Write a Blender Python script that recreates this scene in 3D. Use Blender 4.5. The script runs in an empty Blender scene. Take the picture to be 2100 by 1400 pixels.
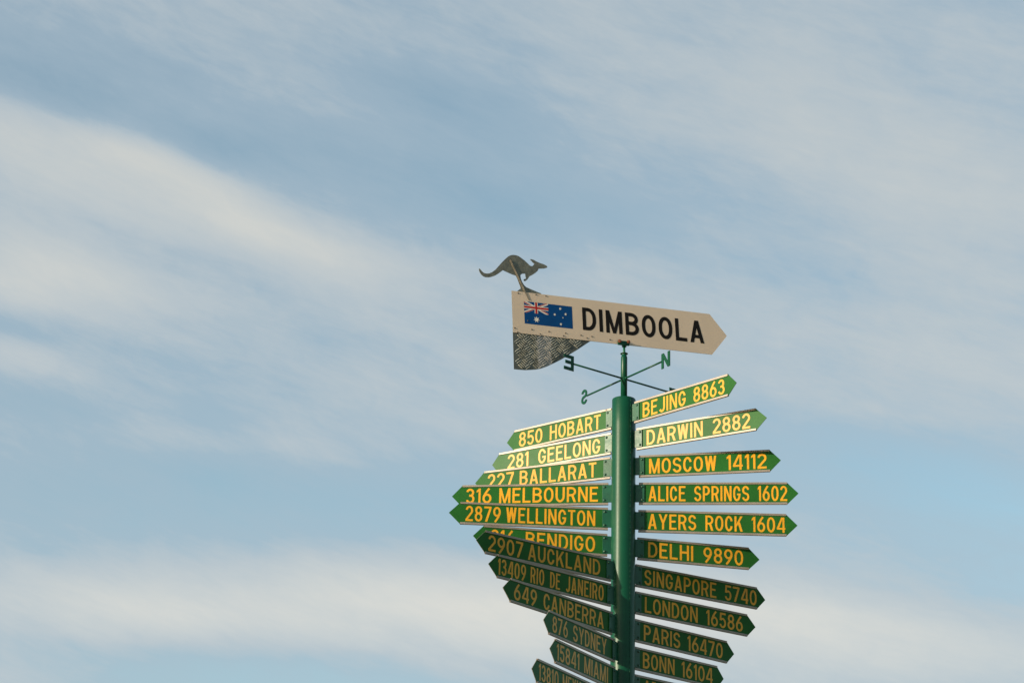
import bpy, bmesh, math, random
from mathutils import Matrix, Vector

rad = math.radians
scene = bpy.context.scene
col = scene.collection
random.seed(7)

# ------------------------------------------------------------------ camera
CAM_H = 1.6
cam_d = bpy.data.cameras.new("camera")
cam = bpy.data.objects.new("camera", cam_d)
col.objects.link(cam)
cam_d.sensor_width = 36.0
cam_d.lens = 36.0 * 4958.0 / 2100.0            # 85 mm
cam_d.clip_start = 0.1
cam_d.clip_end = 20000.0
PITCH, ROLL = rad(22.2329), rad(1.3733)
cam.matrix_world = (Matrix.Translation((0, 0, CAM_H)) @ Matrix.Rotation(rad(90) + PITCH, 4, 'X')
                    @ Matrix.Rotation(ROLL, 4, 'Z'))
scene.camera = cam

# ------------------------------------------------------------------ sun and sky
SUN_AZ = 31.0      # degrees from straight left (-x) towards the viewer
SUN_EL = 10.5
SUN_STR = 5.0
SKY_STR = 0.15
sun_dir = Vector((-math.cos(rad(SUN_AZ)) * math.cos(rad(SUN_EL)),
                  -math.sin(rad(SUN_AZ)) * math.cos(rad(SUN_EL)), math.sin(rad(SUN_EL))))
sl = bpy.data.lights.new("sun", 'SUN')
sl.energy = SUN_STR
sl.angle = rad(0.5)
sl.color = (1.0, 0.87, 0.65)
so = bpy.data.objects.new("sun", sl)
col.objects.link(so)
so.rotation_euler = (-sun_dir).to_track_quat('-Z', 'Y').to_euler()

scene.view_settings.view_transform = 'Standard'
scene.view_settings.look = 'None'
scene.view_settings.gamma = 1.0
scene.view_settings.exposure = 0.55


class NT:
    """small helper for wiring node trees"""
    def __init__(self, tree):
        self.t = tree
        self.n = tree.nodes
        self.l = tree.links

    def new(self, kind, **kw):
        nd = self.n.new(kind)
        for k, v in kw.items():
            setattr(nd, k, v)
        return nd

    def put(self, sock, v):
        if hasattr(v, 'is_output'):
            self.l.new(v, sock)
        else:
            sock.default_value = v

    def math(self, op, a, b=None, c=None, clamp=False):
        nd = self.new('ShaderNodeMath', operation=op, use_clamp=clamp)
        self.put(nd.inputs[0], a)
        if b is not None:
            self.put(nd.inputs[1], b)
        if c is not None:
            self.put(nd.inputs[2], c)
        return nd.outputs[0]

    def noise(self, vec, scale, detail=4.0, rough=0.55, dist=0.0):
        nd = self.new('ShaderNodeTexNoise')
        self.put(nd.inputs['Vector'], vec)
        nd.inputs['Scale'].default_value = scale
        nd.inputs['Detail'].default_value = detail
        nd.inputs['Roughness'].default_value = rough
        nd.inputs['Distortion'].default_value = dist
        return nd.outputs['Fac']

    def mapping(self, vec, loc=(0, 0, 0), rot=(0, 0, 0), scale=(1, 1, 1), kind='POINT'):
        nd = self.new('ShaderNodeMapping', vector_type=kind)
        self.put(nd.inputs['Vector'], vec)
        nd.inputs['Location'].default_value = loc
        nd.inputs['Rotation'].default_value = rot
        nd.inputs['Scale'].default_value = scale
        return nd.outputs[0]

    def mix(self, fac, a, b, blend='MIX'):
        nd = self.new('ShaderNodeMix', data_type='RGBA', blend_type=blend)
        self.put(nd.inputs[0], fac)
        self.put(nd.inputs[6], a)
        self.put(nd.inputs[7], b)
        return nd.outputs[2]

    def ramp(self, v, lo, hi, a=0.0, b=1.0, smooth=True):
        nd = self.new('ShaderNodeMapRange')
        if smooth:
            nd.interpolation_type = 'SMOOTHSTEP'
        self.put(nd.inputs[0], v)
        for i, q in zip((1, 2, 3, 4), (lo, hi, a, b)):
            nd.inputs[i].default_value = q
        return nd.outputs[0]


world = bpy.data.worlds.new("World")
scene.world = world
world.use_nodes = True
W = NT(world.node_tree)
W.n.clear()
w_out = W.new('ShaderNodeOutputWorld')
w_bg = W.new('ShaderNodeBackground')
W.l.new(w_bg.outputs[0], w_out.inputs[0])
w_bg.inputs['Strength'].default_value = SKY_STR
sky = W.new('ShaderNodeTexSky', sky_type='NISHITA')
sky.sun_disc = False
sky.sun_elevation = rad(SUN_EL)
sky.sun_rotation = math.atan2(sun_dir.x, sun_dir.y)
sky.air_density = 1.0
sky.dust_density = 1.0
sky.ozone_density = 1.0
# cirrus: density over compass bearing and height, both in degrees
tc = W.new('ShaderNodeTexCoord')
sep = W.new('ShaderNodeSeparateXYZ')
W.l.new(tc.outputs['Generated'], sep.inputs[0])
bearing = W.math('MULTIPLY', W.math('ARCTAN2', sep.outputs[0], sep.outputs[1]), 57.29578 * 0.926)
height = W.math('MULTIPLY', W.math('ARCSINE', sep.outputs[2]), 57.29578)
comb = W.new('ShaderNodeCombineXYZ')
W.l.new(bearing, comb.inputs[0])
W.l.new(height, comb.inputs[1])
uv = comb.outputs[0]
# the streaks wander a little
warp = W.new('ShaderNodeTexNoise')
W.l.new(W.mapping(uv, rot=(0, 0, rad(-15)), scale=(8.0, 3.0, 1), kind='TEXTURE'), warp.inputs['Vector'])
warp.inputs['Scale'].default_value = 1.0
warp.inputs['Detail'].default_value = 4.0
wv = W.new('ShaderNodeVectorMath', operation='MULTIPLY_ADD')
W.l.new(warp.outputs['Color'], wv.inputs[0])
wv.inputs[1].default_value = (0.7, 0.45, 0)
wv.inputs[2].default_value = (-0.35, -0.225, 0)
wa = W.new('ShaderNodeVectorMath', operation='ADD')
W.l.new(uv, wa.inputs[0])
W.l.new(wv.outputs[0], wa.inputs[1])
uvw = wa.outputs[0]
# (bearing, height, half length, half width, turn in degrees, amount)
STREAKS = [
    (-0.41, 16.00, 6.94, 1.39, -2.7, 0.57),
    (-8.27, 24.89, 6.94, 1.39, -11.9, 0.32),
    (-3.78, 26.13, 6.94, 1.39, -13.6, -0.22),
    (-4.37, 17.68, 6.94, 1.39, -1.3, -0.23),
    (10.12, 18.70, 4.39, 1.04, -15.8, -0.31),
    (9.92, 26.10, 6.94, 1.39, -20.1, 0.23),
    (9.42, 15.00, 4.39, 1.04, -5.6, 0.27),
    (-10.74, 23.16, 2.54, 0.69, -11.3, 0.36),
    (-10.67, 15.67, 4.39, 1.04, 0.4, 0.22),
    (-5.27, 14.17, 4.39, 1.04, -1.3, -0.21),
    (-1.34, 27.78, 2.54, 0.69, -14.4, -0.19),
    (11.37, 21.48, 6.94, 1.39, -16.6, 0.14),
    (-11.18, 27.32, 2.54, 0.69, -10.0, -0.19),
    (-7.37, 23.70, 2.54, 0.69, -12.5, -0.11),
    (-9.20, 26.17, 1.50, 0.49, -11.2, 0.26),
    (-5.52, 27.40, 2.54, 0.69, -12.5, 0.11),
    (-11.44, 21.21, 1.50, 0.49, -5.4, 0.24),
    (-0.53, 20.37, 4.39, 1.04, -9.6, 0.10),
    (-12.03, 22.57, 1.50, 0.49, -11.0, 0.21),
    (11.23, 28.84, 6.94, 1.39, -20.7, 0.08),
    (-7.52, 15.34, 2.54, 0.69, -0.6, 0.21),
    (-11.39, 21.84, 1.50, 0.49, -11.4, -0.13),
    (-10.91, 13.75, 1.50, 0.49, 0.1, 0.14),
    (2.30, 23.89, 2.54, 0.69, -16.6, 0.10),
    (10.37, 23.69, 2.54, 0.69, -20.3, 0.12),
    (-7.51, 25.53, 1.50, 0.49, -12.1, 0.20),
    (6.20, 15.95, 2.54, 0.69, -4.7, 0.12),
    (-6.16, 24.60, 1.50, 0.49, -12.8, 0.19),
    (-0.08, 25.46, 1.50, 0.49, -15.3, -0.14),
    (-7.22, 26.35, 1.50, 0.49, -12.0, -0.14),
    (-12.46, 26.37, 2.54, 0.69, -9.7, 0.14),
    (6.87, 20.74, 4.39, 1.04, -14.6, 0.08),
    (2.29, 25.27, 1.50, 0.49, -16.4, -0.10),
    (7.29, 23.82, 1.50, 0.49, -18.8, -0.10),
    (11.07, 16.07, 2.54, 0.69, -6.3, -0.09),
    (-1.03, 18.17, 2.54, 0.69, -2.4, -0.12),
    (-6.89, 18.80, 1.50, 0.49, -7.5, -0.13),
    (-11.22, 20.15, 1.50, 0.49, -5.8, -0.09),
    (-8.07, 29.46, 4.39, 1.04, -10.9, 0.06),
    (-4.15, 24.15, 1.50, 0.49, -13.8, 0.10),
    (-7.84, 19.53, 1.50, 0.49, -7.1, 0.12),
    (-7.09, 20.04, 1.50, 0.49, -7.3, -0.11),
    (-7.89, 27.32, 1.50, 0.49, -11.5, 0.09),
    (-5.04, 19.66, 1.50, 0.49, -8.0, 0.09),
    (-10.75, 16.56, 1.50, 0.49, 0.6, -0.10),
    (4.69, 29.71, 6.94, 1.39, -17.1, 0.06),
]
# thin veil in front of the viewer, unseen sky kept clearer to lower the ambient light
vz = W.mapping(uv, loc=(0, 20, 0), scale=(34, 26, 1), kind='TEXTURE')
vd = W.new('ShaderNodeVectorMath', operation='DOT_PRODUCT')
W.l.new(vz, vd.inputs[0])
W.l.new(vz, vd.inputs[1])
dens = W.math('MULTIPLY_ADD', W.math('POWER', 0.367879, W.math('POWER', vd.outputs['Value'], 2.0)), 0.36, 0.06)
for (a, b, L, Wd, rot, amt) in STREAKS:
    m = W.mapping(uvw, loc=(a, b, 0), rot=(0, 0, rad(rot)), scale=(L, Wd, 1), kind='TEXTURE')
    ln = W.new('ShaderNodeVectorMath', operation='DOT_PRODUCT')
    W.l.new(m, ln.inputs[0])
    W.l.new(m, ln.inputs[1])
    g = W.math('POWER', 0.367879, ln.outputs['Value'])
    dens = W.math('MULTIPLY_ADD', g, amt, dens)
fib = W.noise(W.mapping(uvw, rot=(0, 0, rad(-17)), scale=(6.0, 1.1, 1), kind='TEXTURE'), 1.0, 6.0, 0.55, 0.3)
fib2 = W.noise(W.mapping(uvw, rot=(0, 0, rad(-15)), scale=(2.4, 0.40, 1), loc=(7, 3, 0), kind='TEXTURE'), 1.0, 5.0, 0.6, 0.2)
soft = W.noise(W.mapping(uv, scale=(0.35, 0.5, 1)), 1.0, 3.0, 0.5)
dens = W.math('MULTIPLY_ADD', W.math('SUBTRACT', fib, 0.5), 0.24, dens)
dens = W.math('MULTIPLY_ADD', W.math('SUBTRACT', fib2, 0.5), 0.14, dens)
fib3 = W.noise(W.mapping(uvw, rot=(0, 0, rad(-20)), scale=(0.8, 0.22, 1), loc=(3, 9, 0), kind='TEXTURE'), 1.0, 7.0, 0.68, 0.15)
dens = W.math('MULTIPLY_ADD', W.math('SUBTRACT', fib3, 0.5), 0.12, dens)
patch = W.noise(W.mapping(uvw, rot=(0, 0, rad(-24)), scale=(1.5, 0.75, 1), loc=(1, 5, 0), kind='TEXTURE'), 1.0, 9.0, 0.62, 0.6)
dens = W.math('MULTIPLY_ADD', W.math('SUBTRACT', patch, 0.5), 0.20, dens)
dens = W.math('MULTIPLY_ADD', W.math('SUBTRACT', soft, 0.5), 0.10, dens)
dens = W.ramp(dens, 0.0, 1.0, 0.0, 1.0, smooth=False)
# denser veil towards the horizon
CLOUD = (3.00, 2.98, 2.76, 1)
skyc = W.mix(1.0, sky.outputs[0], (0.99, 1.07, 0.99, 1), 'MULTIPLY')
# cloud brightens a little towards the horizon
cl = W.new('ShaderNodeVectorMath', operation='SCALE')
cl.inputs[0].default_value = CLOUD[:3]
W.put(cl.inputs['Scale'], W.ramp(height, 10.0, 32.0, 1.16, 0.97, smooth=False))
cloudc = cl.outputs[0]
THIN = (1.86, 2.30, 2.66, 1)
thin = W.mix(W.ramp(dens, 0.0, 0.55, 0.08, 0.88, smooth=False), skyc, THIN)
W.l.new(W.mix(W.ramp(dens, 0.37, 1.06, smooth=False), thin, cloudc), w_bg.inputs['Color'])

# ------------------------------------------------------------------ materials
def mat(name, base, rough=0.5, metal=0.0, spec=0.5, var=0.0, vscale=6.0, bump=0.0, bscale=60.0, rvar=0.0, coat=0.0):
    m = bpy.data.materials.new(name)
    m.use_nodes = True
    N = NT(m.node_tree)
    p = N.n['Principled BSDF']
    p.inputs['Roughness'].default_value = rough
    p.inputs['Metallic'].default_value = metal
    p.inputs['Specular IOR Level'].default_value = spec
    if coat:
        p.inputs['Coat Weight'].default_value = coat
        p.inputs['Coat Roughness'].default_value = 0.12
    tcn = N.new('ShaderNodeTexCoord')
    oi = N.new('ShaderNodeObjectInfo')
    off = N.new('ShaderNodeVectorMath', operation='ADD')
    N.l.new(tcn.outputs['Object'], off.inputs[0])
    N.l.new(oi.outputs['Random'], off.inputs[1])
    v = off.outputs[0]
    if var:
        f = N.noise(v, vscale, 5.0, 0.6)
        f = N.ramp(f, 0.25, 0.75, 1.0 - var, 1.0 + var)
        c = N.new('ShaderNodeVectorMath', operation='SCALE')
        c.inputs[0].default_value = base[:3]
        N.put(c.inputs['Scale'], f)
        N.l.new(c.outputs[0], p.inputs['Base Color'])
    else:
        p.inputs['Base Color'].default_value = (*base[:3], 1)
    if rvar:
        f = N.noise(v, vscale * 1.7, 5.0, 0.6)
        N.l.new(N.ramp(f, 0.25, 0.75, max(0.02, rough - rvar), rough + rvar), p.inputs['Roughness'])
    if bump:
        b = N.new('ShaderNodeBump')
        b.inputs['Strength'].default_value = bump
        b.inputs['Distance'].default_value = 0.002
        N.l.new(N.noise(v, bscale, 4.0, 0.6), b.inputs['Height'])
        N.l.new(b.outputs[0], p.inputs['Normal'])
    return m

M_GREEN = mat("green sheeting", (0.014, 0.080, 0.015), 0.36, 0, 0.085, 0.14, 4.0, 0.10, 9, 0.05)
M_YELLOW = mat("yellow sheeting", (0.51, 0.238, 0.009), 0.38, 0, 0.28, 0.10, 14.0, 0.06, 12)
M_RAIL = mat("weathered aluminium rail", (0.27, 0.23, 0.20), 0.46, 0.4, 0.5, 0.12, 9.0, 0.1, 80)
M_DARK_END = mat("darkened rail end", (0.085, 0.065, 0.055), 0.6, 0.2, 0.3, 0.2, 60.0)  # dark of a hollow end put into the colour, dulling sun sparkle
M_POLE = mat("green post enamel", (0.0015, 0.047, 0.024), 0.35, 0, 0.21, 0.10, 5.0, 0.16, 45, 0.03)
M_BRKT = mat("green bracket enamel", (0.004, 0.062, 0.034), 0.42, 0, 0.4, 0.2, 12.0, 0.3, 60, 0.08)
M_WELD = mat("painted weld", (0.02, 0.09, 0.05), 0.7, 0, 0.15, 0.3, 60.0, 0.5, 120)
M_BOLT = mat("green painted bolt", (0.012, 0.06, 0.035), 0.4, 0, 0.5, 0.2, 60.0)
M_RUST = mat("rusty steel", (0.16, 0.055, 0.032), 0.75, 0.2, 0.3, 0.35, 90.0, 0.5, 160)
M_WHITE = mat("cream white sheeting", (0.53, 0.42, 0.335), 0.5, 0, 0.25, 0.04, 5.0, 0.05, 12)
M_BLACK = mat("black vinyl letter", (0.008, 0.006, 0.005), 0.55, 0, 0.12, 0.1, 9.0)
M_EDGE = mat("raw aluminium edge", (0.25, 0.24, 0.22), 0.5, 0.6)
M_FBLUE = mat("flag blue", (0.001, 0.045, 0.165), 0.5, 0, 0.12, 0.08, 20.0)
M_FWHITE = mat("flag white", (0.60, 0.56, 0.52), 0.5, 0, 0.2)
M_FRED = mat("flag red", (0.36, 0.016, 0.016), 0.5, 0, 0.15)
M_PLATE = mat("dull tread plate", (0.085, 0.088, 0.078), 0.5, 0.4, 0.5, 0.3, 14.0, 0.25, 120, 0.1)
M_BAR = mat("pale tread bar", (0.33, 0.335, 0.31), 0.45, 0.5, 0.5, 0.25, 30.0, 0.2, 120)
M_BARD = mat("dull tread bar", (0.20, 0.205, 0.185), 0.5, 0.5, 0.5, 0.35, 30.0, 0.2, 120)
M_KANG = mat("weathered dark aluminium", (0.130, 0.126, 0.102), 0.46, 0.4, 0.5, 0.32, 34.0, 0.35, 90, 0.1)
M_RIVET = mat("dark rivet", (0.09, 0.065, 0.05), 0.5, 0.4)
M_ZINC = mat("zinc rod", (0.22, 0.19, 0.15), 0.5, 0.5, 0.5, 0.25, 50.0)

def scoured(m, base):
    # a scoured strip runs down the plate
    N = NT(m.node_tree)
    p = N.n['Principled BSDF']
    src = p.inputs['Base Color'].links[0].from_socket
    t = N.new('ShaderNodeTexCoord')
    sp = N.new('ShaderNodeSeparateXYZ')
    N.l.new(t.outputs['Object'], sp.inputs[0])
    x = N.math('ADD', sp.outputs[0], N.math('MULTIPLY', N.noise(t.outputs['Object'], 22.0, 4.0), 0.05))
    f = N.math('MULTIPLY', N.ramp(x, -0.575, -0.560), N.ramp(x, -0.470, -0.485))
    N.l.new(N.mix(N.math('MULTIPLY', f, 0.85), src, base), p.inputs['Base Color'])

scoured(M_PLATE, (0.26, 0.25, 0.25, 1))
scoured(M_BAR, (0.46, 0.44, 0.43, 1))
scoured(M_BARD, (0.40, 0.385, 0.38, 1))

# ------------------------------------------------------------------ mesh helpers
def link(name, bm, mats, parent=None, smooth=False):
    me = bpy.data.meshes.new(name)

    bm.to_mesh(me)
    bm.free()
    for m in (mats if isinstance(mats, (list, tuple)) else [mats]):
        me.materials.append(m)
    if smooth:
        for p in me.polygons:
            p.use_smooth = True
    o = bpy.data.objects.new(name, me)
    col.objects.link(o)
    if parent:
        o.parent = parent
    return o


def new():
    return bmesh.new()


def box(bm, x0, x1, y0, y1, z0, z1, mi=0, bev=0.0):
    g = bmesh.ops.create_cube(bm, size=1.0)
    vs = g['verts']
    for v in vs:
        v.co = Vector(((x0 + x1) / 2 + v.co.x * (x1 - x0), (y0 + y1) / 2 + v.co.y * (y1 - y0),
                       (z0 + z1) / 2 + v.co.z * (z1 - z0)))
    fs = {f for v in vs for f in v.link_faces}
    for f in fs:
        f.material_index = mi
    if bev:
        es = {e for v in vs for e in v.link_edges}
        bmesh.ops.bevel(bm, geom=list(es), offset=bev, segments=2, affect='EDGES', profile=0.6)


def frame_to(p, q):
    d = (Vector(q) - Vector(p))
    return Matrix.Translation(p) @ d.to_track_quat('Z', 'Y').to_matrix().to_4x4(), d.length


def tube(bm, p, q, r0, r1=None, n=16, cap=True, mi=0):
    r1 = r0 if r1 is None else r1
    M, L = frame_to(p, q)
    a = [bm.verts.new(M @ Vector((r0 * math.cos(2 * math.pi * k / n), r0 * math.sin(2 * math.pi * k / n), 0))) for k in range(n)]
    b = [bm.verts.new(M @ Vector((r1 * math.cos(2 * math.pi * k / n), r1 * math.sin(2 * math.pi * k / n), L))) for k in range(n)]
    for k in range(n):
        f = bm.faces.new((a[k], a[(k + 1) % n], b[(k + 1) % n], b[k]))
        f.smooth = True
        f.material_index = mi
    if cap:
        bm.faces.new(list(reversed(a))).material_index = mi
        bm.faces.new(b).material_index = mi


def lathe(bm, prof, c=(0, 0, 0), n=32, M=None, smooth=True):
    """prof: (radius, height) from bottom to top"""
    M = M or Matrix.Translation(c)
    rings = []
    for r, h in prof:
        if r < 1e-6:
            rings.append([bm.verts.new(M @ Vector((0, 0, h)))])
        else:
            rings.append([bm.verts.new(M @ Vector((r * math.cos(2 * math.pi * k / n), r * math.sin(2 * math.pi * k / n), h))) for k in range(n)])
    for A, B in zip(rings, rings[1:]):
        for k in range(n):
            if len(A) == 1:
                f = bm.faces.new((A[0], B[(k + 1) % n], B[k]))
            elif len(B) == 1:
                f = bm.faces.new((A[k], A[(k + 1) % n], B[0]))
            else:
                f = bm.faces.new((A[k], A[(k + 1) % n], B[(k + 1) % n], B[k]))
            f.smooth = smooth
    for ring, rev in ((rings[0], True), (rings[-1], False)):
        if len(ring) > 1:
            bm.faces.new(list(reversed(ring)) if rev else ring)


def slab(bm, pts, y0, y1, mi=0, mi_edge=None):
    """outline in the x/z plane given thickness y0 (front, towards -y) .. y1"""
    A = [bm.verts.new((x, y0, z)) for x, z in pts]
    B = [bm.verts.new((x, y1, z)) for x, z in pts]
    f = bm.faces.new(A)
    f.normal_update()
    g = bm.faces.new(list(reversed(B)))
    f.material_index = g.material_index = mi
    n = len(pts)
    for k in range(n):
        q = bm.faces.new((A[k], B[k], B[(k + 1) % n], A[(k + 1) % n]))
        q.material_index = mi if mi_edge is None else mi_edge
    bmesh.ops.recalc_face_normals(bm, faces=bm.faces[:])
    bm.faces.ensure_lookup_table()


def sweep_x(bm, prof, x0, x1):
    """closed profile of (y, z) swept from x0 to x1"""
    A = [bm.verts.new((x0, y, z)) for y, z in prof]
    B = [bm.verts.new((x1, y, z)) for y, z in prof]
    n = len(prof)
    for k in range(n):
        bm.faces.new((A[k], A[(k + 1) % n], B[(k + 1) % n], B[k]))
    bm.faces.new(list(reversed(A))).material_index = 1
    bm.faces.new(B).material_index = 1
    bmesh.ops.recalc_face_normals(bm, faces=bm.faces[:])


def dome(bm, M, r, h, n=10):
    lathe(bm, [(r, 0), (r * 0.94, h * 0.45), (r * 0.68, h * 0.82), (0, h)], n=n, M=M)


def tag(o, label=None, cat=None, group=None, kind=None):
    if label:
        o['label'] = label
    if cat:
        o['category'] = cat
    if group:
        o['group'] = group
    if kind:
        o['kind'] = kind
    return o


def empty(name, M):
    o = bpy.data.objects.new(name, None)
    o.empty_display_size = 0.1
    col.objects.link(o)
    o.matrix_world = M
    return o

# ------------------------------------------------------------------ road-sign lettering (even strokes, square ends)
def arc(cx, cy, rx, ry, a0, a1, n=None):
    n = n or max(3, int(abs(a1 - a0) / 11))
    return [(cx + rx * math.cos(rad(a0 + (a1 - a0) * k / n)), cy + ry * math.sin(rad(a0 + (a1 - a0) * k / n))) for k in range(n + 1)]


def catmull(P, n=6):
    P = [P[0]] + P + [P[-1]]
    out = []
    for i in range(1, len(P) - 2):
        p0, p1, p2, p3 = P[i - 1:i + 3]
        for k in range(n):
            t = k / n
            out.append(tuple(0.5 * (2 * p1[j] + (p2[j] - p0[j]) * t + (2 * p0[j] - 5 * p1[j] + 4 * p2[j] - p3[j]) * t * t
                                    + (3 * p1[j] - p0[j] - 3 * p2[j] + p3[j]) * t ** 3) for j in (0, 1)))
    out.append(P[-2])
    return out


WID = {'A': .64, 'B': .60, 'C': .58, 'D': .60, 'E': .53, 'G': .60, 'H': .60, 'I': 0, 'J': .52, 'K': .62, 'L': .52, 'M': .73,
       'N': .62, 'O': .62, 'P': .58, 'R': .60, 'S': .58, 'T': .55, 'U': .60, 'W': .78, 'X': .62, 'Y': .66,
       '0': .60, '1': .27, '2': .58, '3': .57, '4': .63, '5': .57, '6': .59, '7': .57, '8': .59, '9': .59}


def glyph(ch, W_, H, t):
    """list of ('p', polygon) and ('s', polyline, closed) in a box W_ x H, stroke t"""
    out = []
    w, h = W_ - t, H - t
    cx = W_ / 2
    P = lambda *p: out.append(('p', list(p)))
    R = lambda x0, y0, x1, y1: out.append(('p', [(x0, y0), (x1, y0), (x1, y1), (x0, y1)]))
    S = lambda p, closed=False: out.append(('s', p, closed))
    dw = t * 1.06

    def diag(xb, xt, y0=0.0, y1=None, ww=None):
        y1 = H if y1 is None else y1
        k = ww or dw
        P((xb, y0), (xb + k, y0), (xt + k, y1), (xt, y1))
    ry = 0.40 * H - t * 0.2
    if ch == 'I':
        R(0, 0, t, H)
    elif ch == 'L':
        R(0, 0, t, H); R(t, 0, W_, t)
    elif ch == 'E':
        R(0, 0, t, H); R(t, 0, W_, t); R(t, H - t, W_, H); R(t, H * .53 - t / 2, W_ * .86, H * .53 + t / 2)
    elif ch == 'H':
        R(0, 0, t, H); R(W_ - t, 0, W_, H); R(t, H * .52 - t / 2, W_ - t, H * .52 + t / 2)
    elif ch == 'T':
        R(0, H - t, W_, H); R(cx - t / 2, 0, cx + t / 2, H - t)
    elif ch == 'N':
        R(0, 0, t, H); R(W_ - t, 0, W_, H); diag(W_ - dw, 0)
    elif ch == 'M':
        R(0, 0, t, H); R(W_ - t, 0, W_, H)
        P((0, H), (dw, H), (cx + t * .42, 0), (cx - t * .42, 0)); P((W_, H), (W_ - dw, H), (cx - t * .42, 0), (cx + t * .42, 0))
    elif ch == 'W':
        q = W_ * .27
        diag(q - dw / 2, 0); diag(q - dw / 2, cx - dw / 2); diag(W_ - q - dw / 2, cx - dw / 2); diag(W_ - q - dw / 2, W_ - dw)
    elif ch == 'A':
        diag(0, cx - dw * .52); diag(W_ - dw, cx - dw * .48)
        yy = H * .21
        f = yy / H
        R(dw * .8 + f * cx * .7, yy, W_ - dw * .8 - f * cx * .7, yy + t * .9)
    elif ch == 'Y':
        R(cx - t / 2, 0, cx + t / 2, H * .45)
        P((cx - t / 2, H * .40), (cx + t / 2, H * .40), (dw, H), (0, H)); P((cx - t / 2, H * .40), (cx + t / 2, H * .40), (W_, H), (W_ - dw, H))
    elif ch == 'X':
        diag(0, W_ - dw); diag(W_ - dw, 0)
    elif ch == 'K':
        R(0, 0, t, H)
        P((t, H * .30), (t, H * .30 + t * 1.55), (W_ - dw * 1.12, H), (W_, H))
        P((t * 1.75, H * .50), (t * 2.6, H * .64), (W_, 0), (W_ - dw * 1.1, 0))
    elif ch in 'O0':
        S(arc(cx, H - t / 2 - ry, w / 2, ry, 0, 180) + arc(cx, t / 2 + ry, w / 2, ry, 180, 360), True)
    elif ch == 'C':
        S(arc(cx, H - t / 2 - ry, w / 2, ry, 16, 180) + arc(cx, t / 2 + ry, w / 2, ry, 180, 344))
    elif ch == 'G':
        S(arc(cx, H - t / 2 - ry, w / 2, ry, 16, 180) + arc(cx, t / 2 + ry, w / 2, ry, 180, 360) + [(W_ - t / 2, H * .5)])
        R(cx + t * .1, H * .5 - t * .95, W_ - t, H * .5)
    elif ch == 'D':
        S([(t, H - t / 2)] + arc(W_ - t / 2 - w * .62, H - t / 2 - ry, w * .62, ry, 90, 0) + arc(W_ - t / 2 - w * .62, t / 2 + ry, w * .62, ry, 0, -90) + [(t, t / 2)])
        R(0, 0, t, H)
    elif ch in 'BPR':
        R(0, 0, t, H)
        ym = {'B': .53, 'P': .45, 'R': .46}[ch] * H
        we = W_ * (.96 if ch == 'B' else 1.0)
        r = (H - t / 2 - ym) / 2
        rx = min(w * .55, r * 1.15)
        S([(t, H - t / 2)] + arc(we - t / 2 - rx, ym + r, rx, r, 90, -90) + [(t, ym)])
        if ch == 'B':
            r2 = (ym - t / 2) / 2
            rx = min(w * .58, r2 * 1.15)
            S([(t, ym)] + arc(W_ - t / 2 - rx, t / 2 + r2, rx, r2, 90, -90) + [(t, t / 2)])
        if ch == 'R':
            P((cx - t * .25, ym + t * .2), (cx + t * .85, ym + t * .2), (W_, 0), (W_ - dw * 1.08, 0))
    elif ch == 'U':
        S([(t / 2, H)] + arc(cx, t / 2 + ry * .9, w / 2, ry * .9, 180, 360) + [(W_ - t / 2, H)])
    elif ch == 'J':
        S([(W_ - t / 2, H)] + arc(cx, t / 2 + ry * .75, w / 2, ry * .75, 0, -150))
    elif ch == 'S':
        r = h / 4
        S(arc(cx, t / 2 + h * .75, w / 2 * .96, r, 8, 90) + arc(cx, t / 2 + h * .75, w / 2 * .97, r, 100, 236)
          + arc(cx, t / 2 + h * .25, w / 2, r, 56, -172))
    elif ch == '1':
        R(W_ - t, 0, W_, H)
        P((W_ - t, H * .97), (0, H * .86), (0, H * .72), (W_ - t, H * .80))
    elif ch == '2':
        r = h * .27
        S(arc(cx, t / 2 + h - r, w / 2, r, 172, -32) + [(t * .62, t)])
        R(0, 0, W_, t)
        P((0, t), (t * 1.15, t), (t * 1.5, t * 1.4), (t * .3, t * 1.5))
    elif ch == '3':
        r = h * .235
        r2 = h * .27
        S(arc(cx - t * .1, t / 2 + h - r, w / 2 * .92, r, 165, -90) + [(cx - t * .5, t / 2 + 2 * r2)])
        S([(cx - t * .5, t / 2 + 2 * r2)] + arc(cx, t / 2 + r2, w / 2, r2, 90, -165))
    elif ch == '4':
        xv = W_ * .66
        R(xv, 0, xv + t, H)
        R(0, H * .20, W_, H * .20 + t * .92)
        P((0, H * .20 + t * .9), (t * 1.15, H * .20 + t * .9), (xv + t * .4, H), (xv - t * .55, H))
    elif ch == '5':
        R(W_ * .08, H - t, W_ * .95, H)
        P((W_ * .08, H - t), (W_ * .08 + t * .95, H - t), (W_ * .04 + t * .95, H * .5), (W_ * .03, H * .5))
        r2 = h * .31
        S(arc(cx - t * .05, t / 2 + r2, w / 2 * 1.02, r2, 138, -162))
    elif ch in '69':
        r2 = h * .30
        a = [('s', arc(cx, t / 2 + r2, w / 2, r2, 0, 360)[:-1], True),
             ('s', catmull([(t / 2, t / 2 + r2), (t * .62, H * .47), (W_ * .40, H * .74), (W_ * .74, H * 1.0)]), False)]
        if ch == '9':
            a = [(k, [(W_ - x, H - y) for x, y in p], c) for k, p, c in a]
        out += a
    elif ch == '7':
        R(0, H - t, W_, H)
        P((W_ - dw * 1.05, H - t), (W_, H - t), (W_ * .36 + dw * .3, 0), (W_ * .36 - dw * .8, 0))
    elif ch == '8':
        r, r2 = h * .235, h * .265
        S(arc(cx, t / 2 + h - r, w / 2 * .88, r, 0, 360)[:-1], True)
        S(arc(cx, t / 2 + r2, w / 2, r2, 0, 360)[:-1], True)
    return out


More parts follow.
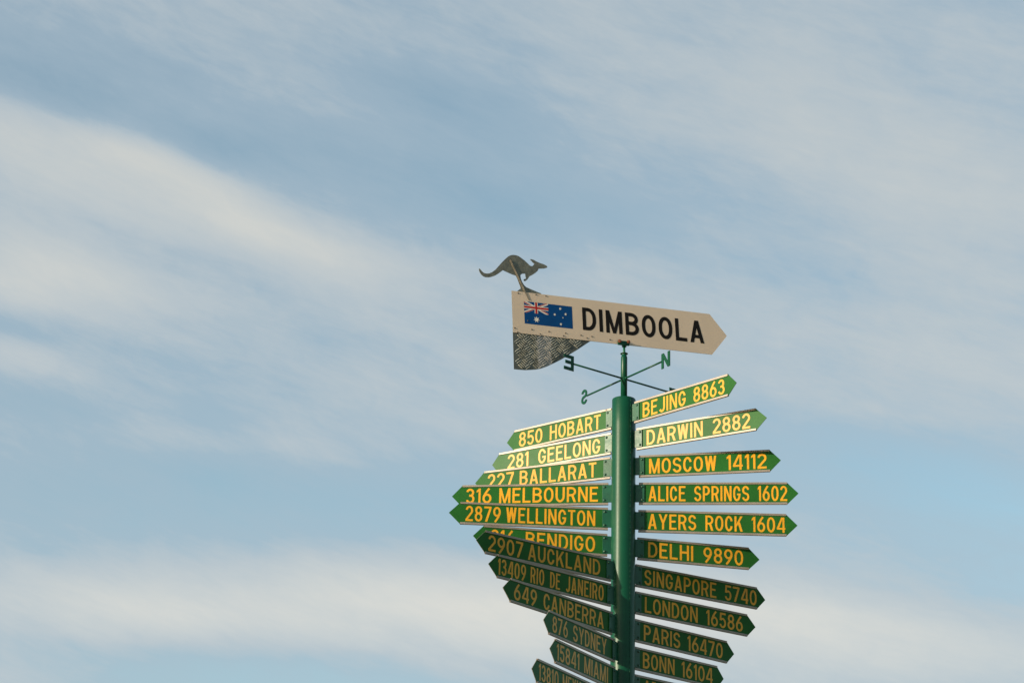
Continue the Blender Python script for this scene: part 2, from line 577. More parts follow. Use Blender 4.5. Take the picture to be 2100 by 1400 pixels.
def stroke_faces(bm, pts, t, closed, put):
    n = len(pts)
    L, Rr = [], []
    for i in range(n):
        a = pts[(i - 1) % n] if closed or i > 0 else None
        b = pts[(i + 1) % n] if closed or i < n - 1 else None
        p = pts[i]
        d1 = (p[0] - a[0], p[1] - a[1]) if a else None
        d2 = (b[0] - p[0], b[1] - p[1]) if b else None
        def nrm(d):
            l = math.hypot(*d) or 1e-9
            return (d[0] / l, d[1] / l)
        u1 = nrm(d1) if d1 else nrm(d2)
        u2 = nrm(d2) if d2 else u1
        bx, by = u1[0] + u2[0], u1[1] + u2[1]
        l = math.hypot(bx, by) or 1e-9
        bx, by = bx / l, by / l
        k = 1 / max(0.6, bx * u1[0] + by * u1[1])
        nx, ny = -by * k * t / 2, bx * k * t / 2
        L.append((p[0] + nx, p[1] + ny))
        Rr.append((p[0] - nx, p[1] - ny))
    rng = range(n) if closed else range(n - 1)
    VL = [put(q) for q in L]
    VR = [put(q) for q in Rr]
    for i in rng:
        j = (i + 1) % n
        bm.faces.new((VR[i], VR[j], VL[j], VL[i]))


def word(bm, text, x0, x1, z0, H, y, gap=.135, step=0.00007, tf=None):
    """text from x0 to x1 on the plane facing -y; its strokes are laid a hair in front of one another"""
    tt = .150
    base = sum(WID[c] for c in text) + gap * (len(text) - 1)
    n_i = text.count('I')
    # solve the horizontal squeeze; the stroke of an I does not squeeze
    sx = ((x1 - x0) / H - n_i * .14) / base
    t = H * max(.105, min(.155, .070 + .068 * sx))
    if tf:
        t = H * tf
    x = x0
    for c in text:
        wc = WID[c] * sx * H if c != 'I' else t
        k = 0
        for g in glyph(c, wc, H, t):
            yy = y - step * k
            k += 1
            put = lambda q: bm.verts.new((x + q[0], yy, z0 + q[1]))
            if g[0] == 'p':
                vs = [put(q) for q in g[1]]
                f = bm.faces.new(vs)
                f.normal_update()
                if f.normal.y > 0:
                    f.normal_flip()
            else:
                stroke_faces(bm, g[1], t, g[2], put)
        x += wc + gap * sx * H
    bm.normal_update()
    for f in bm.faces:
        if f.normal.y > 0:
            f.normal_flip()

# ------------------------------------------------------------------ ground (below the frame)
GZ = 0.0
bm = new()
NG = 24
lim = [-4000 * (abs(k) / NG) ** 2.2 * (-1 if k > 0 else 1) for k in range(-NG, NG + 1)]
lim = sorted(lim)
gv = {}
for i, x in enumerate(lim):
    for j, y in enumerate(lim):
        d = math.hypot(x, y)
        gv[i, j] = bm.verts.new((x, y, GZ - 0.02 * random.random() * min(1, d / 60)))
for i in range(len(lim) - 1):
    for j in range(len(lim) - 1):
        bm.faces.new((gv[i, j], gv[i + 1, j], gv[i + 1, j + 1], gv[i, j + 1]))
M_GROUND = mat("dry grass and gravel", (0.19, 0.155, 0.095), 0.95, 0, 0.2, 0.45, 1.3, 0.8, 9)
tag(link('ground', bm, M_GROUND), kind='structure')

# ------------------------------------------------------------------ the post
PX, PY, PZ = 0.69742, 13.91092, 5.21878 + CAM_H
R_POLE = 0.0729
post = tag(empty('signpost', Matrix.Translation((PX, PY, GZ))),
           "tall green steel post with a flat cap and four compass arms carrying the fingerboards", "signpost")
ZB = PZ - GZ                   # local height of the datum
bm = new()
zt = ZB + 0.0981
lathe(bm, [(R_POLE + 0.05, 0.0), (R_POLE + 0.05, 0.02), (R_POLE, 0.021), (R_POLE, 1.5), (R_POLE, 3.5), (R_POLE, 4.8)]
      + [(R_POLE, 4.8 + (zt - 0.004 - 4.8) * k / 12) for k in range(1, 13)]
      + [(R_POLE - 0.0012, zt - 0.0012), (R_POLE - 0.004, zt), (0.026, zt)], n=72)
# the seam of the rolled pipe
a = rad(-59)
link('pole', bm, M_POLE, post)
bm = new()
pts = []
for k in range(60):
    z = ZB + 0.09 - k * 0.034
    pts.append((z, R_POLE + 0.0006 + 0.0014 * random.random()))
for k in range(len(pts) - 1):
    aa = a
    tube(bm, (math.cos(aa) * pts[k][1], math.sin(aa) * pts[k][1], pts[k][0]),
         (math.cos(a) * pts[k + 1][1], math.sin(a) * pts[k + 1][1], pts[k + 1][0]), 0.0016, 0.0013, 6)
link('pipe_seam', bm, M_POLE, post)
# spindle carrying the vane
bm = new()
s0 = zt - 0.01
lathe(bm, [(0.0202, s0), (0.0202, ZB + 0.374), (0.0194, ZB + 0.382), (0.0165, ZB + 0.3875), (0.0150, ZB + 0.394), (0.0150, ZB + 0.401),
           (0.0165, ZB + 0.402)], n=32)
link('spindle', bm, M_POLE, post)
bm = new()
for k in range(14):
    an = 2 * math.pi * k / 14
    tube(bm, (math.cos(an) * .021, math.sin(an) * .021, zt - .001), (math.cos(an + .45) * .021, math.sin(an + .45) * .021, zt + .0005), .0035, .003, 7)
link('weld_bead', bm, M_POLE, post)
bm = new()
lathe(bm, [(0.004, ZB + 0.4025), (0.0232, ZB + 0.4010), (0.0240, ZB + 0.4025), (0.0236, ZB + 0.4045), (0.012, ZB + 0.4065), (0.004, ZB + .4065)], n=32)
link('washer', bm, M_BOLT, post)

# compass arms: bearing measured from +x towards the viewer
ARM_Z = ZB + 0.236
LET = {'N': 'N', 'E': 'E', 'S': 'S', 'W': 'W'}
ARMS = [('N', rad(-54.5), 0.366, 0.080, 1), ('E', rad(-144.5), 0.391, 0.074, 1), ('S', rad(125.5), 0.373, 0.058, 1), ('W', rad(35.5), 0.362, 0.075, -1)]
for nm, an, ln, wd, rd in ARMS:
    d = Vector((math.cos(an), math.sin(an), 0))
    e = bpy.data.objects.new('compass_arm', None)
    bm = new()
    tube(bm, d * 0.018, d * (ln + 0.003), 0.0056, 0.0056, 12)
    # little fillet of weld at the foot
    lathe(bm, [(0.0095, 0.019), (0.0085, 0.022), (0.0062, 0.026)], n=12, M=d.to_track_quat('Z', 'Y').to_matrix().to_4x4())
    bpy.data.objects.remove(e)
    arm = link('compass_arm', bm, M_POLE, post)
    arm.location = (0, 0, ARM_Z)
    # the letter is cut from flat plate and stands along the arm; +x of the letter runs outwards
    bm = new()
    H = 0.098
    t = 0.0205
    th = 0.0022
    k = 0
    for g in glyph(nm, wd, H, t if nm != 'S' else 0.017):
        k += 1
        y0, y1 = -th - k * 0.00012, th + k * 0.00012
        if g[0] == 'p':
            polys = [g[1]]
        else:
            tmp = new()
            stroke_faces(tmp, g[1], 0.017, g[2], lambda q: tmp.verts.new((q[0], 0, q[1])))
            polys = [[(v.co.x, v.co.z) for v in f.verts] for f in tmp.faces]
            tmp.free()
        for p in polys:
            A = [bm.verts.new((x, y0, z - H / 2)) for x, z in p]
            B = [bm.verts.new((x, y1, z - H / 2)) for x, z in p]
            bm.faces.new(A)
            bm.faces.new(list(reversed(B)))
            for q in range(len(p)):
                bm.faces.new((A[q], B[q], B[(q + 1) % len(p)], A[(q + 1) % len(p)]))
    bmesh.ops.recalc_face_normals(bm, faces=bm.faces[:])
    lt = link('compass_letter', bm, M_POLE, arm)
    lt.matrix_local = Matrix.Translation(d * ln + Vector((0, 0, -0.016 if nm == 'W' else 0))) @ Matrix.Rotation(an, 4, 'Z')

# ------------------------------------------------------------------ fingerboards
HH = 0.0698                    # half height over the rails
RAIL = 0.0125
BOARDS = [
    # words (text, near edge / far edge as read), side, height, turn, start, shoulder, tip, droop, label
    ('BEJING', 1, -0.0086, 43.74, 0.0894, 0.8162, 0.8799, -0.03, [('BEJING', 0.1543, 0.4922), ('8863', 0.5526, 0.7899)]),
    ('DARWIN', 1, -0.1758, 29.41, 0.0899, 0.8799, 0.949, 0.24, [('DARWIN', 0.1572, 0.532), ('2882', 0.5976, 0.8413)]),
    ('MOSCOW', 1, -0.3421, 11.68, 0.0948, 0.8905, 0.9565, 0.08, [('MOSCOW', 0.157, 0.5671), ('14112', 0.6297, 0.8702)]),
    ('ALICE SPRINGS', 1, -0.5114, 5.24, 0.0937, 0.9871, 1.0549, -0.19, [('ALICE', 0.1524, 0.3769), ('SPRINGS', 0.4278, 0.7607), ('1602', 0.8105, 0.9865)]),
    ('AYERS ROCK', 1, -0.6822, -0.37, 0.0907, 0.9846, 1.053, -0.12, [('AYERS', 0.1496, 0.4401), ('ROCK', 0.496, 0.7211), ('1604', 0.776, 0.9787)]),
    ('DELHI', 1, -0.85, -11.73, 0.0880, 0.7865, 0.8557, -0.2, [('DELHI', 0.1548, 0.4366), ('9890', 0.5009, 0.7507)]),
    ('SINGAPORE', 1, -1.01, -28.01, 0.0880, 0.9582, 1.0213, -0.36, [('SINGAPORE', 0.1486, 0.663), ('5740', 0.724, 0.9566)]),
    ('LONDON', 1, -1.1777, -30.94, 0.0887, 0.9159, 0.9812, -0.33, [('LONDON', 0.1571, 0.5446), ('16586', 0.6088, 0.8826)]),
    ('PARIS', 1, -1.345, -36.92, 0.0914, 0.8267, 0.8885, -0.21, [('PARIS', 0.1621, 0.4501), ('16470', 0.5079, 0.7932)]),
    ('BONN', 1, -1.5149, -37.72, 0.0931, 0.7549, 0.8102, -0.01, [('BONN', 0.1571, 0.4091), ('16104', 0.4661, 0.7187)]),
    ('ADELAIDE', 1, -1.683, -36.8, 0.0931, 0.83, 0.89, 0.0, [('ADELAIDE', 0.161, 0.60)]),
    ('HOBART', -1, -0.0094, -36.88, 0.0900, 0.8308, 0.8923, 0.02, [('850', 0.7958, 0.615), ('HOBART', 0.5567, 0.1715)]),
    ('GEELONG', -1, -0.1743, -31.79, 0.0882, 0.8923, 0.9446, 0.02, [('281', 0.8301, 0.6783), ('GEELONG', 0.606, 0.1638)]),
    ('BALLARAT', -1, -0.3369, -22.51, 0.0863, 0.918, 0.9805, -0.11, [('227', 0.8955, 0.7205), ('BALLARAT', 0.6807, 0.176)]),
    ('MELBOURNE', -1, -0.511, -7.4, 0.092, 0.9864, 1.0504, 0.1, [('316', 0.9637, 0.8066), ('MELBOURNE', 0.7588, 0.1548)]),
    ('WELLINGTON', -1, -0.6754, 3.08, 0.0932, 0.9859, 1.054, -0.04, [('2879', 0.9533, 0.7416), ('WELLINGTON', 0.7087, 0.1688)]),
    ('BENDIGO', -1, -0.8442, 9.01, 0.0978, 0.8486, 0.9136, -0.06, [('216', 0.8065, 0.664), ('BENDIGO', 0.5949, 0.1725)]),
    ('AUCKLAND', -1, -1.011, 33.93, 0.0925, 0.9926, 1.0571, -0.05, [('2907', 0.973, 0.729), ('AUCKLAND', 0.6934, 0.1709)]),
    ('RIO DE JANEIRO', -1, -1.1673, 37.64, 0.0960, 0.948, 1.0143, 0.34, [('13409', 0.9446, 0.7394), ('RIO', 0.7054, 0.6016), ('DE', 0.5599, 0.4847), ('JANEIRO', 0.4423, 0.1495)]),
    ('CANBERRA', -1, -1.3441, 45.21, 0.0960, 0.9552, 1.0181, 0.77, [('649', 0.9269, 0.7396), ('CANBERRA', 0.6836, 0.1695)]),
    ('SYDNEY', -1, -1.5096, 56.66, 0.0980, 0.8208, 0.8809, -0.47, [('876', 0.7863, 0.6212), ('SYDNEY', 0.5626, 0.1894)]),
    ('MIAMI', -1, -1.6787, 58.41, 0.0980, 0.7898, 0.8514, 0.08, [('15841', 0.7751, 0.5174), ('MIAMI', 0.4597, 0.179)]),
    ('MEXICO CITY', -1, -1.8391, 58.13, 0.0980, 0.9779, 1.0344, 0.2, [('13810', 0.96, 0.7433), ('MEXICO', 0.6976, 0.422), ('CITY', 0.37, 0.19)]),
]
LAB = {
    'BEJING': "green fingerboard lettered BEJING 8863, topmost of the boards pointing towards the viewer",
    'DARWIN': "green fingerboard lettered DARWIN 2882 just under the BEJING board",
    'MOSCOW': "green fingerboard lettered MOSCOW 14112 between the DARWIN and ALICE SPRINGS boards",
    'ALICE SPRINGS': "long green fingerboard lettered ALICE SPRINGS 1602 above the AYERS ROCK board",
    'AYERS ROCK': "long green fingerboard lettered AYERS ROCK 1604 above the DELHI board",
    'DELHI': "short green fingerboard lettered DELHI 9890 with a shaded D",
    'SINGAPORE': "shaded green fingerboard lettered SINGAPORE 5740 under the DELHI board",
    'LONDON': "shaded green fingerboard lettered LONDON 16586 above the PARIS board",
    'PARIS': "shaded green fingerboard lettered PARIS 16470 above the BONN board",
    'BONN': "short shaded green fingerboard lettered BONN 16104",
    'ADELAIDE': "green fingerboard cut off by the lower edge, beginning with A, under the BONN board",
    'HOBART': "bright green fingerboard lettered 850 HOBART, topmost above the GEELONG board",
    'GEELONG': "pale gleaming green fingerboard lettered 281 GEELONG under the HOBART board",
    'BALLARAT': "pale green fingerboard lettered 227 BALLARAT partly behind the MELBOURNE board",
    'MELBOURNE': "long green fingerboard lettered 316 MELBOURNE above the WELLINGTON board",
    'WELLINGTON': "long green fingerboard lettered 2879 WELLINGTON with the longest reach from the post",
    'BENDIGO': "green fingerboard lettered 216 BENDIGO half hidden by the shaded AUCKLAND board",
    'AUCKLAND': "shaded green fingerboard lettered 2907 AUCKLAND crossing in front of the BENDIGO board",
    'RIO DE JANEIRO': "shaded green fingerboard with narrow letters 13409 RIO DE JANEIRO",
    'CANBERRA': "shaded green fingerboard lettered 649 CANBERRA above the SYDNEY board",
    'SYDNEY': "shaded steeply foreshortened green fingerboard lettered 876 SYDNEY",
    'MIAMI': "shaded steeply foreshortened green fingerboard lettered 15841 MIAMI",
    'MEXICO CITY': "shaded green fingerboard beginning 13810 MEXI, cut off by the lower edge under the MIAMI board",
}
# rail: a channel with two rounded ridges and a groove on each face
def rail_prof(z_out, sgn):
    q = [(0.0062, 0.0), (0.0068, 0.0014), (0.0066, 0.0038), (0.0050, 0.0048), (0.0050, 0.0062), (0.0066, 0.0072), (0.0066, 0.0108), (0.0056, RAIL)]
    P = [(-y, z_out - sgn * z) for y, z in q] + [(y, z_out - sgn * z) for y, z in reversed(q)]
    return P

bolt_me = None
for nm, side, z, az, s0, s1, s2, tilt, words in BOARDS:
    rz = rad(-az) if side > 0 else rad(az)
    rt = rad(-tilt) if side > 0 else rad(tilt)
    Mb = Matrix.Translation((PX, PY, PZ + z)) @ Matrix.Rotation(rz, 4, 'Z') @ Matrix.Rotation(rt, 4, 'Y')
    root = tag(empty('fingerboard', Mb), LAB[nm], "sign", "green distance fingerboards bolted to the post")
    X = lambda s: s * side
    # sheet with pointed end
    hp = HH - 0.0012
    bm = new()
    pts = [(X(s0 + .001), -hp), (X(s1 - .0005), -hp), (X(s2), 0), (X(s1 - .0005), hp), (X(s0 + .001), hp)]
    if side < 0:
        pts.reverse()
    slab(bm, pts, -0.0016, 0.0016, 0, 1)
    link('panel', bm, [M_GREEN, M_EDGE], root)
    for sg in (1, -1):
        bm = new()
        xa, xb = sorted((X(s0), X(s1)))
        sweep_x(bm, rail_prof(HH * sg, sg), xa, xb)
        link('rail', bm, [M_RAIL, M_DARK_END], root)
    capH = 0.096
    for t, a, b in words:
        bm = new()
        word(bm, t, X(a), X(b), -capH / 2, capH, -0.0021)
        link('distance' if t[0].isdigit() else 'place_name', bm, M_YELLOW, root)
    # steel tab welded to the post, with two bolts
    bm = new()
    xa, xb = sorted((X(0.066), X(0.1275)))
    box(bm, xa, xb, -0.0090, -0.0030, -0.0555, 0.0555, bev=0.0010)
    tab = link('bracket', bm, M_BRKT, post)
    tab.matrix_parent_inverse = Matrix.Identity(4)
    tab.matrix_local = Matrix.Translation((-PX, -PY, -GZ)) @ Mb
    bm = new()
    k = -0.054
    while k < 0.054:
        r = random.uniform(0.0022, 0.0042)
        xw = X(math.sqrt(R_POLE ** 2 - 0.011 ** 2) + random.uniform(-.0005, .001))
        bmesh.ops.create_icosphere(bm, subdivisions=1, radius=r,
                                   matrix=Matrix.Translation((xw, -0.0105 + random.uniform(-.001, .001), k)) @ Matrix.Diagonal((1, 1, random.uniform(.8, 1.6), 1)))
        k += random.uniform(0.0035, 0.0095)
    link('weld_bead', bm, M_WELD, tab, smooth=True)
    for sg in (1, -1):
        if bolt_me is None:
            bm = new()
            MM = Matrix.Rotation(rad(90), 4, 'X')
            lathe(bm, [(0.0080, 0), (0.0080, 0.0012), (0.0062, 0.0013), (0.0060, 0.0040), (0.0046, 0.0062), (0.0, 0.0070)], n=12, M=MM)
            o = link('bolt', bm, M_BOLT, tab)
            bolt_me = o.data
        else:
            o = bpy.data.objects.new('bolt', bolt_me)
            col.objects.link(o)
            o.parent = tab
        o.location = (X(0.1145 + random.uniform(-.001, .001)), -0.0090, 0.0418 * sg)
        o.rotation_euler = (0, random.random() * 3, 0)

# ------------------------------------------------------------------ town sign that turns on the spindle
OFF = 0.012
VAZ, VTI, VLE = rad(21.78), rad(3.755), rad(-0.76)
Mv = (Matrix.Translation((PX, PY, PZ + 0.47722)) @ Matrix.Rotation(VAZ, 4, 'Z') @ Matrix.Rotation(-VTI, 4, 'Y')
      @ Matrix.Rotation(VLE * -1, 4, 'X'))
# board front lies OFF in front of the spindle axis
vane = tag(empty('weather_vane', Mv),
           "white arrow vane lettered DIMBOOLA with a flag, kangaroo cut-out and tread plate tail", "weather vane")
F = -OFF                       # y of the board's front
bm = new()
sT, vT = 0.7188, 0.1189
slab(bm, [(-0.7528, -0.0182), (0.6045, -0.0182), (sT - .003, vT - .0035), (sT - .003, vT + .0035), (0.6045, 0.2546), (-0.7528, 0.2546)], F, F + 0.004, 0, 1)
link('sign_panel', bm, [M_WHITE, M_EDGE], vane)
bm = new()
word(bm, 'DIMBOOLA', -0.2835, 0.5511, 0.0495, 0.1495, F - 0.0006, gap=.14, step=0.0001, tf=.162)
link('lettering', bm, M_BLACK, vane)
# flag decal
fx0, fx1, fz0, fz1 = -0.6737, -0.3516, 0.0485, 0.1950
fw, fh = fx1 - fx0, fz1 - fz0
bm = new()
lay = [0]
def fpoly(pts, mi):
    lay[0] += 1
    y = F - 0.0004 - 0.00008 * lay[0]
    f = bm.faces.new([bm.verts.new((fx0 + x * fw, y, fz0 + z * fh)) for x, z in pts])
    f.material_index = mi
    f.normal_update()
    if f.normal.y > 0:
        f.normal_flip()
fpoly([(0, 0), (1, 0), (1, 1), (0, 1)], 0)
def band(p, q, wz, mi, sh=0.0, clip=True):
    # a diagonal band across the canton (unit square there), cut to it
    (x0, z0), (x1, z1) = p, q
    # canton units -> flag units: x*.5, z*.5+.5 ; widths taken in real space
    ax, az = x0 * .5 * fw, z0 * .5 * fh
    bx, bz = x1 * .5 * fw, z1 * .5 * fh
    l = math.hypot(bx - ax, bz - az)
    ux, uz = (bx - ax) / l, (bz - az) / l
    nx, nz = -uz, ux
    e = 0.2 * l
    quad = [(ax - ux * e * 0 + nx * (sh + wz / 2), az + nz * (sh + wz / 2)), (ax + nx * (sh - wz / 2), az + nz * (sh - wz / 2)),
            (bx + nx * (sh - wz / 2), bz + nz * (sh - wz / 2)), (bx + nx * (sh + wz / 2), bz + nz * (sh + wz / 2))]
    # extend then clip to the canton
    ext = 0.02
    quad = [(quad[0][0] - ux * ext, quad[0][1] - uz * ext), (quad[1][0] - ux * ext, quad[1][1] - uz * ext),
            (quad[2][0] + ux * ext, quad[2][1] + uz * ext), (quad[3][0] + ux * ext, quad[3][1] + uz * ext)]
    cw, ch_ = .5 * fw, .5 * fh
    cx0, cx1, cz0, cz1 = min(ax, bx), max(ax, bx), min(az, bz), max(az, bz)
    for axis, lim_, keep in ((0, cx0, 1), (0, cx1, -1), (1, cz0, 1), (1, cz1, -1)):
        res = []
        for i in range(len(quad)):
            P_, Q_ = quad[i], quad[(i + 1) % len(quad)]
            dp, dq = (P_[axis] - lim_) * keep, (Q_[axis] - lim_) * keep
            if dp >= 0:
                res.append(P_)
            if dp * dq < 0:
                k_ = dp / (dp - dq)
                res.append((P_[0] + (Q_[0] - P_[0]) * k_, P_[1] + (Q_[1] - P_[1]) * k_))
        quad = res
    fpoly([(x / fw, z / fh + .5) for x, z in quad], mi)
ww = fh * .5 * .2
for p, q in (((0, 0), (1, 1)), ((0, 1), (1, 0))):
    band(p, q, ww, 1)
rr = ww * .36
band((0.5, 0.5), (1, 1), rr, 2, rr * .62)
band((0, 0), (0.5, 0.5), rr, 2, -rr * .62)
band((0, 1), (0.5, 0.5), rr, 2, -rr * .62)
band((0.5, 0.5), (1, 0), rr, 2, rr * .62)
cwid, rwid = .30, .18          # of the canton's height
kx = (fh * .5) / (fw * .5)
fpoly([(0, .75 - cwid / 4), (.5, .75 - cwid / 4), (.5, .75 + cwid / 4), (0, .75 + cwid / 4)], 1)
fpoly([(.25 - cwid / 4 * kx, .5), (.25 + cwid / 4 * kx, .5), (.25 + cwid / 4 * kx, 1), (.25 - cwid / 4 * kx, 1)], 1)
fpoly([(0, .75 - rwid / 4), (.5, .75 - rwid / 4), (.5, .75 + rwid / 4), (0, .75 + rwid / 4)], 2)
fpoly([(.25 - rwid / 4 * kx, .5), (.25 + rwid / 4 * kx, .5), (.25 + rwid / 4 * kx, 1), (.25 - rwid / 4 * kx, 1)], 2)
def star(x, z, r, n, inner):
    pts = []
    for k in range(2 * n):
        q = r if k % 2 == 0 else r * inner
        an = math.pi / 2 + math.pi * k / n
        pts.append(((x + q * math.cos(an) - fx0) / fw, (z + q * math.sin(an) - fz0) / fh))
    fpoly(pts, 1)
star(-0.5935, 0.0825, 0.0215, 7, .46)
for x, z, r in ((-0.4321, 0.1714, .0098), (-0.4709, 0.1293, .0098), (-0.3973, 0.1391, .0098), (-0.4315, 0.0698, .0098)):
    star(x, z, r, 7, .46)
star(-0.4164, 0.1141, 0.0055, 5, .42)
tag(link('flag', bm, [M_FBLUE, M_FWHITE, M_FRED], vane), "blue flag decal with union cross and white stars")

# kangaroo cut from plate
KANG = [(-0.9628, 0.3762), (-0.9559, 0.3757), (-0.9428, 0.3606), (-0.9294, 0.3511), (-0.9129, 0.3497), (-0.8962, 0.3529), (-0.8764, 0.3631), (-0.8534, 0.3827), (-0.83, 0.4107), (-0.8065, 0.4388), (-0.7831, 0.4642), (-0.7627, 0.4831), (-0.7455, 0.4922), (-0.7314, 0.4954), (-0.7119, 0.4956), (-0.6953, 0.4915), (-0.6762, 0.4803), (-0.6572, 0.468), (-0.6383, 0.4526), (-0.6249, 0.4402), (-0.614, 0.4351), (-0.604, 0.4371), (-0.5906, 0.4529), (-0.6028, 0.4627), (-0.6121, 0.4728), (-0.6196, 0.4795), (-0.6116, 0.4819), (-0.5949, 0.4792), (-0.5757, 0.4702), (-0.5535, 0.4631), (-0.5312, 0.4588), (-0.5118, 0.4519), (-0.5037, 0.4447), (-0.5069, 0.4378), (-0.5271, 0.4302), (-0.5469, 0.4272), (-0.5634, 0.4246), (-0.5704, 0.4089), (-0.5852, 0.3944), (-0.6027, 0.381), (-0.6273, 0.3654), (-0.6409, 0.3441), (-0.6527, 0.3329), (-0.6626, 0.3303), (-0.6679, 0.3353), (-0.6647, 0.3426), (-0.6548, 0.3466), (-0.6505, 0.3486), (-0.654, 0.3621), (-0.6554, 0.3802), (-0.6728, 0.3781), (-0.6843, 0.3711), (-0.6881, 0.3622), (-0.6857, 0.3415), (-0.6783, 0.3228), (-0.6653, 0.302), (-0.6519, 0.291), (-0.6272, 0.2828), (-0.5914, 0.2717), (-0.5528, 0.2608), (-0.5537, 0.2426), (-0.7137, 0.2238), (-0.712, 0.2588), (-0.6989, 0.2701), (-0.6888, 0.2782), (-0.6923, 0.2932), (-0.7008, 0.3173), (-0.7094, 0.3414), (-0.7189, 0.3599), (-0.7404, 0.3643), (-0.7623, 0.3714), (-0.7842, 0.3785), (-0.8033, 0.386), (-0.8178, 0.373), (-0.8379, 0.3566), (-0.8579, 0.343), (-0.8777, 0.3336), (-0.8973, 0.3271), (-0.9194, 0.325), (-0.9358, 0.3294), (-0.9491, 0.3403), (-0.9589, 0.3558), (-0.9623, 0.3665)]
bm = new()
slab(bm, list(reversed(KANG)), F + 0.0045, F + 0.0075, 0, 0)
tag(link('kangaroo', bm, M_KANG, vane), "dark metal cut-out of a leaping kangaroo")
# flat brace riveted up the leg
bm = new()
p, q = Vector((-0.7551, 0, 0.4569)), Vector((-0.6391, 0, 0.2039))
d = (q - p).normalized()
nn = Vector((d.z, 0, -d.x))
for w0, w1, y0, y1, mi in ((-.0035, .0035, F + .0040, F - .0010, 0), (-.0035, -.0012, F - .0010, F - .0030, 0)):
    vs = []
    for y in (y0, y1):
        for (pt, ww_) in ((p, w0), (p, w1), (q, w1), (q, w0)):
            vs.append(bm.verts.new(pt + nn * ww_ + Vector((0, y, 0))))
    for idx in ((0, 1, 2, 3), (7, 6, 5, 4), (0, 4, 5, 1), (1, 5, 6, 2), (2, 6, 7, 3), (3, 7, 4, 0)):
        bm.faces.new([vs[i] for i in idx])
bmesh.ops.recalc_face_normals(bm, faces=bm.faces[:])
link('brace', bm, M_ZINC, vane)

# tread plate tail
FIN = [(-0.7520, 0.02), (-0.226, 0.02), (-0.2262, -0.0124), (-0.2618, -0.0371), (-0.3208, -0.0809), (-0.3792, -0.1203), (-0.4374, -0.1595), (-0.4921, -0.1913), (-0.535, -0.215), (-0.5719, -0.2311), (-0.6084, -0.2417), (-0.6501, -0.2483), (-0.6834, -0.2528), (-0.7192, -0.2538), (-0.7535, -0.2542)]
def inside(x, z):
    c = False
    n = len(FIN)
    for i in range(n):
        (x1, z1), (x2, z2) = FIN[i], FIN[(i + 1) % n]
        if (z1 > z) != (z2 > z) and x < (x2 - x1) * (z - z1) / (z2 - z1) + x1:
            c = not c
    return c
bm = new()
slab(bm, list(reversed(FIN)), F + 0.0045, F + 0.0075, 0, 0)
def lens(cx, cz, an, L, Wd, hgt, mi=1):
    ux, uz = math.cos(an), math.sin(an)
    ring = []
    for k in range(10):
        t = 2 * math.pi * k / 10
        lx, lz = L * math.cos(t), Wd * math.sin(t)
        ring.append((cx + lx * ux - lz * uz, cz + lx * uz + lz * ux))
    if not all(inside(*r) for r in ring):
        return
    A = [bm.verts.new((x, F + 0.0046, z)) for x, z in ring]
    ridge = [bm.verts.new((cx + s * L * .62 * ux, F + 0.0045 - hgt, cz + s * L * .62 * uz)) for s in (1, -1)]
    for k in range(10):
        a_, b_ = A[k], A[(k + 1) % 10]
        e = ridge[0] if (k < 2 or k >= 8) else ridge[1]
        if k == 2:
            bm.faces.new((a_, ridge[0], ridge[1])).material_index = mi
        if k == 8:
            bm.faces.new((a_, ridge[1], ridge[0])).material_index = mi
        f = bm.faces.new((a_, b_, e))
        f.material_index = mi
pit, pitz = 0.0855, 0.0640
for i in range(-1, 8):
    for j in range(-1, 7):
        for sub in (0, 1):
            cx = -0.735 + (i + .5 * sub) * pit + random.uniform(-.001, .001)
            cz = -0.245 + (j + .5 * sub) * pitz
            an = rad(38) if sub == 0 else rad(-38)
            mi = random.choice((1, 1, 2))  # each group takes one of two bar greys at random
            for k in range(-2, 3):
                sp = 0.0136
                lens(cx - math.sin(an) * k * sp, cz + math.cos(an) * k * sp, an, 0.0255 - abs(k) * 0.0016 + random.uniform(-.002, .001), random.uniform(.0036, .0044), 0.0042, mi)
bmesh.ops.recalc_face_normals(bm, faces=bm.faces[:])
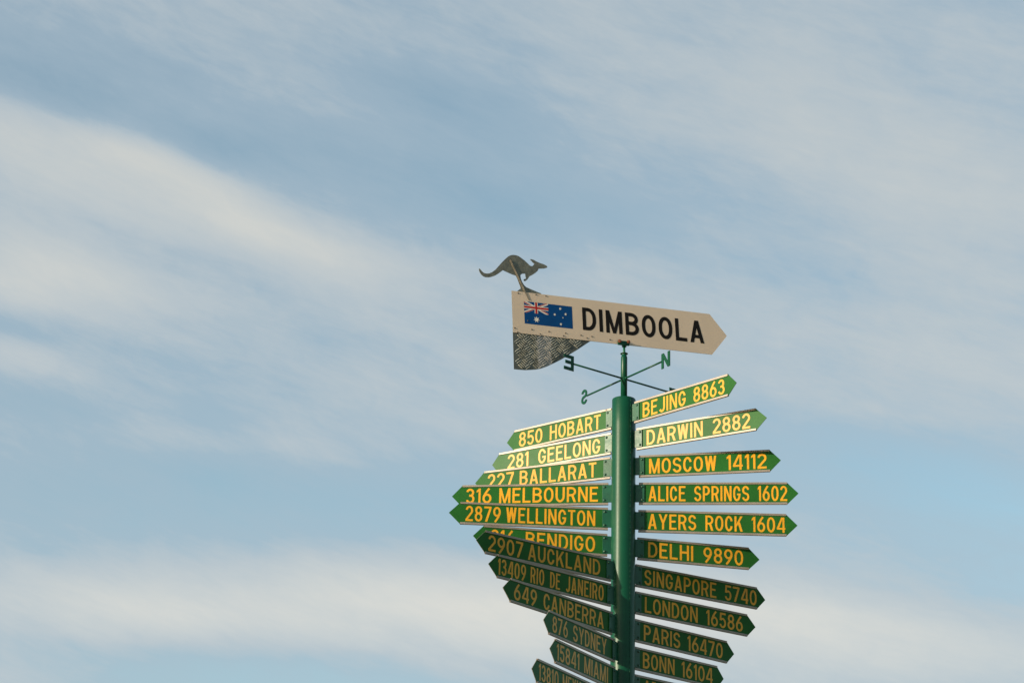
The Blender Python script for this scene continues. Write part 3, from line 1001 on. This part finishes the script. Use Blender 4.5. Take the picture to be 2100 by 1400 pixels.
tag(link('tail_fin', bm, [M_PLATE, M_BAR, M_BARD], vane), "curved grey tread plate tail under the town sign")

# rivets
RIV = [(-0.7103, 0.2426), (-0.5916, 0.2471), (-0.5253, 0.2457), (-0.7417, 0.0115), (-0.7231, -0.0139), (-0.6284, 0.014), (-0.5741, -0.0097), (-0.5149, 0.0134), (-0.4174, -0.0048), (-0.4034, 0.0147), (-0.2997, 0.0123), (-0.2596, -0.0013), (-0.2254, 0.0122), (-0.6526, 0.0684), (-0.1028, 0.0048)]
rme = None
for x, z in RIV:
    if rme is None:
        bm = new()
        dome(bm, Matrix.Rotation(rad(90), 4, 'X'), 0.0045, 0.0034)
        o = link('rivet', bm, M_RIVET, vane)
        rme = o.data
    else:
        o = bpy.data.objects.new('rivet', rme)
        col.objects.link(o)
        o.parent = vane
    o.location = (x, F - 0.0001, z)

# clamp, nut and rod under the board
bm = new()
box(bm, -0.0520, 0.0240, F - 0.012, F - 0.0008, -0.0250, 0.0030, bev=0.0012)
cl = link('clamp', bm, M_POLE, vane)
for x, z in ((-0.0430, -0.0035), (0.0180, -0.0015)):
    bm = new()
    lathe(bm, [(0.0125, 0), (0.0125, .0018), (0.0100, .002), (0.0100, 0.0080), (0.0075, 0.0100), (0.0, 0.0105)], n=6 if x > 0 else 8, M=Matrix.Rotation(rad(90), 4, 'X'), smooth=False)
    o = link('bolt', bm, M_RUST, cl)
    o.location = (x, F - 0.0122, z)
    tag(o, "rusty clamp bolt")
# upright pieces follow the spindle, not the board's tilt
Iv = Mv.inverted()
def upright(name, bm, m):
    o = link(name, bm, m, vane)
    o.matrix_local = Iv @ Matrix.Translation((PX, PY, PZ))
    return o
bm = new()
lathe(bm, [(0.0135, 0.448), (0.0150, 0.4495), (0.0150, 0.478)], n=6, smooth=False)
lathe(bm, [(0.0120, 0.474), (0.0120, 0.4905)], n=16)
upright('nut', bm, M_BRKT)
bm = new()
lathe(bm, [(0.0100, 0.405), (0.0086, 0.415), (0.0074, 0.424), (0.0072, 0.452)], n=20)
upright('rod', bm, M_BRKT)
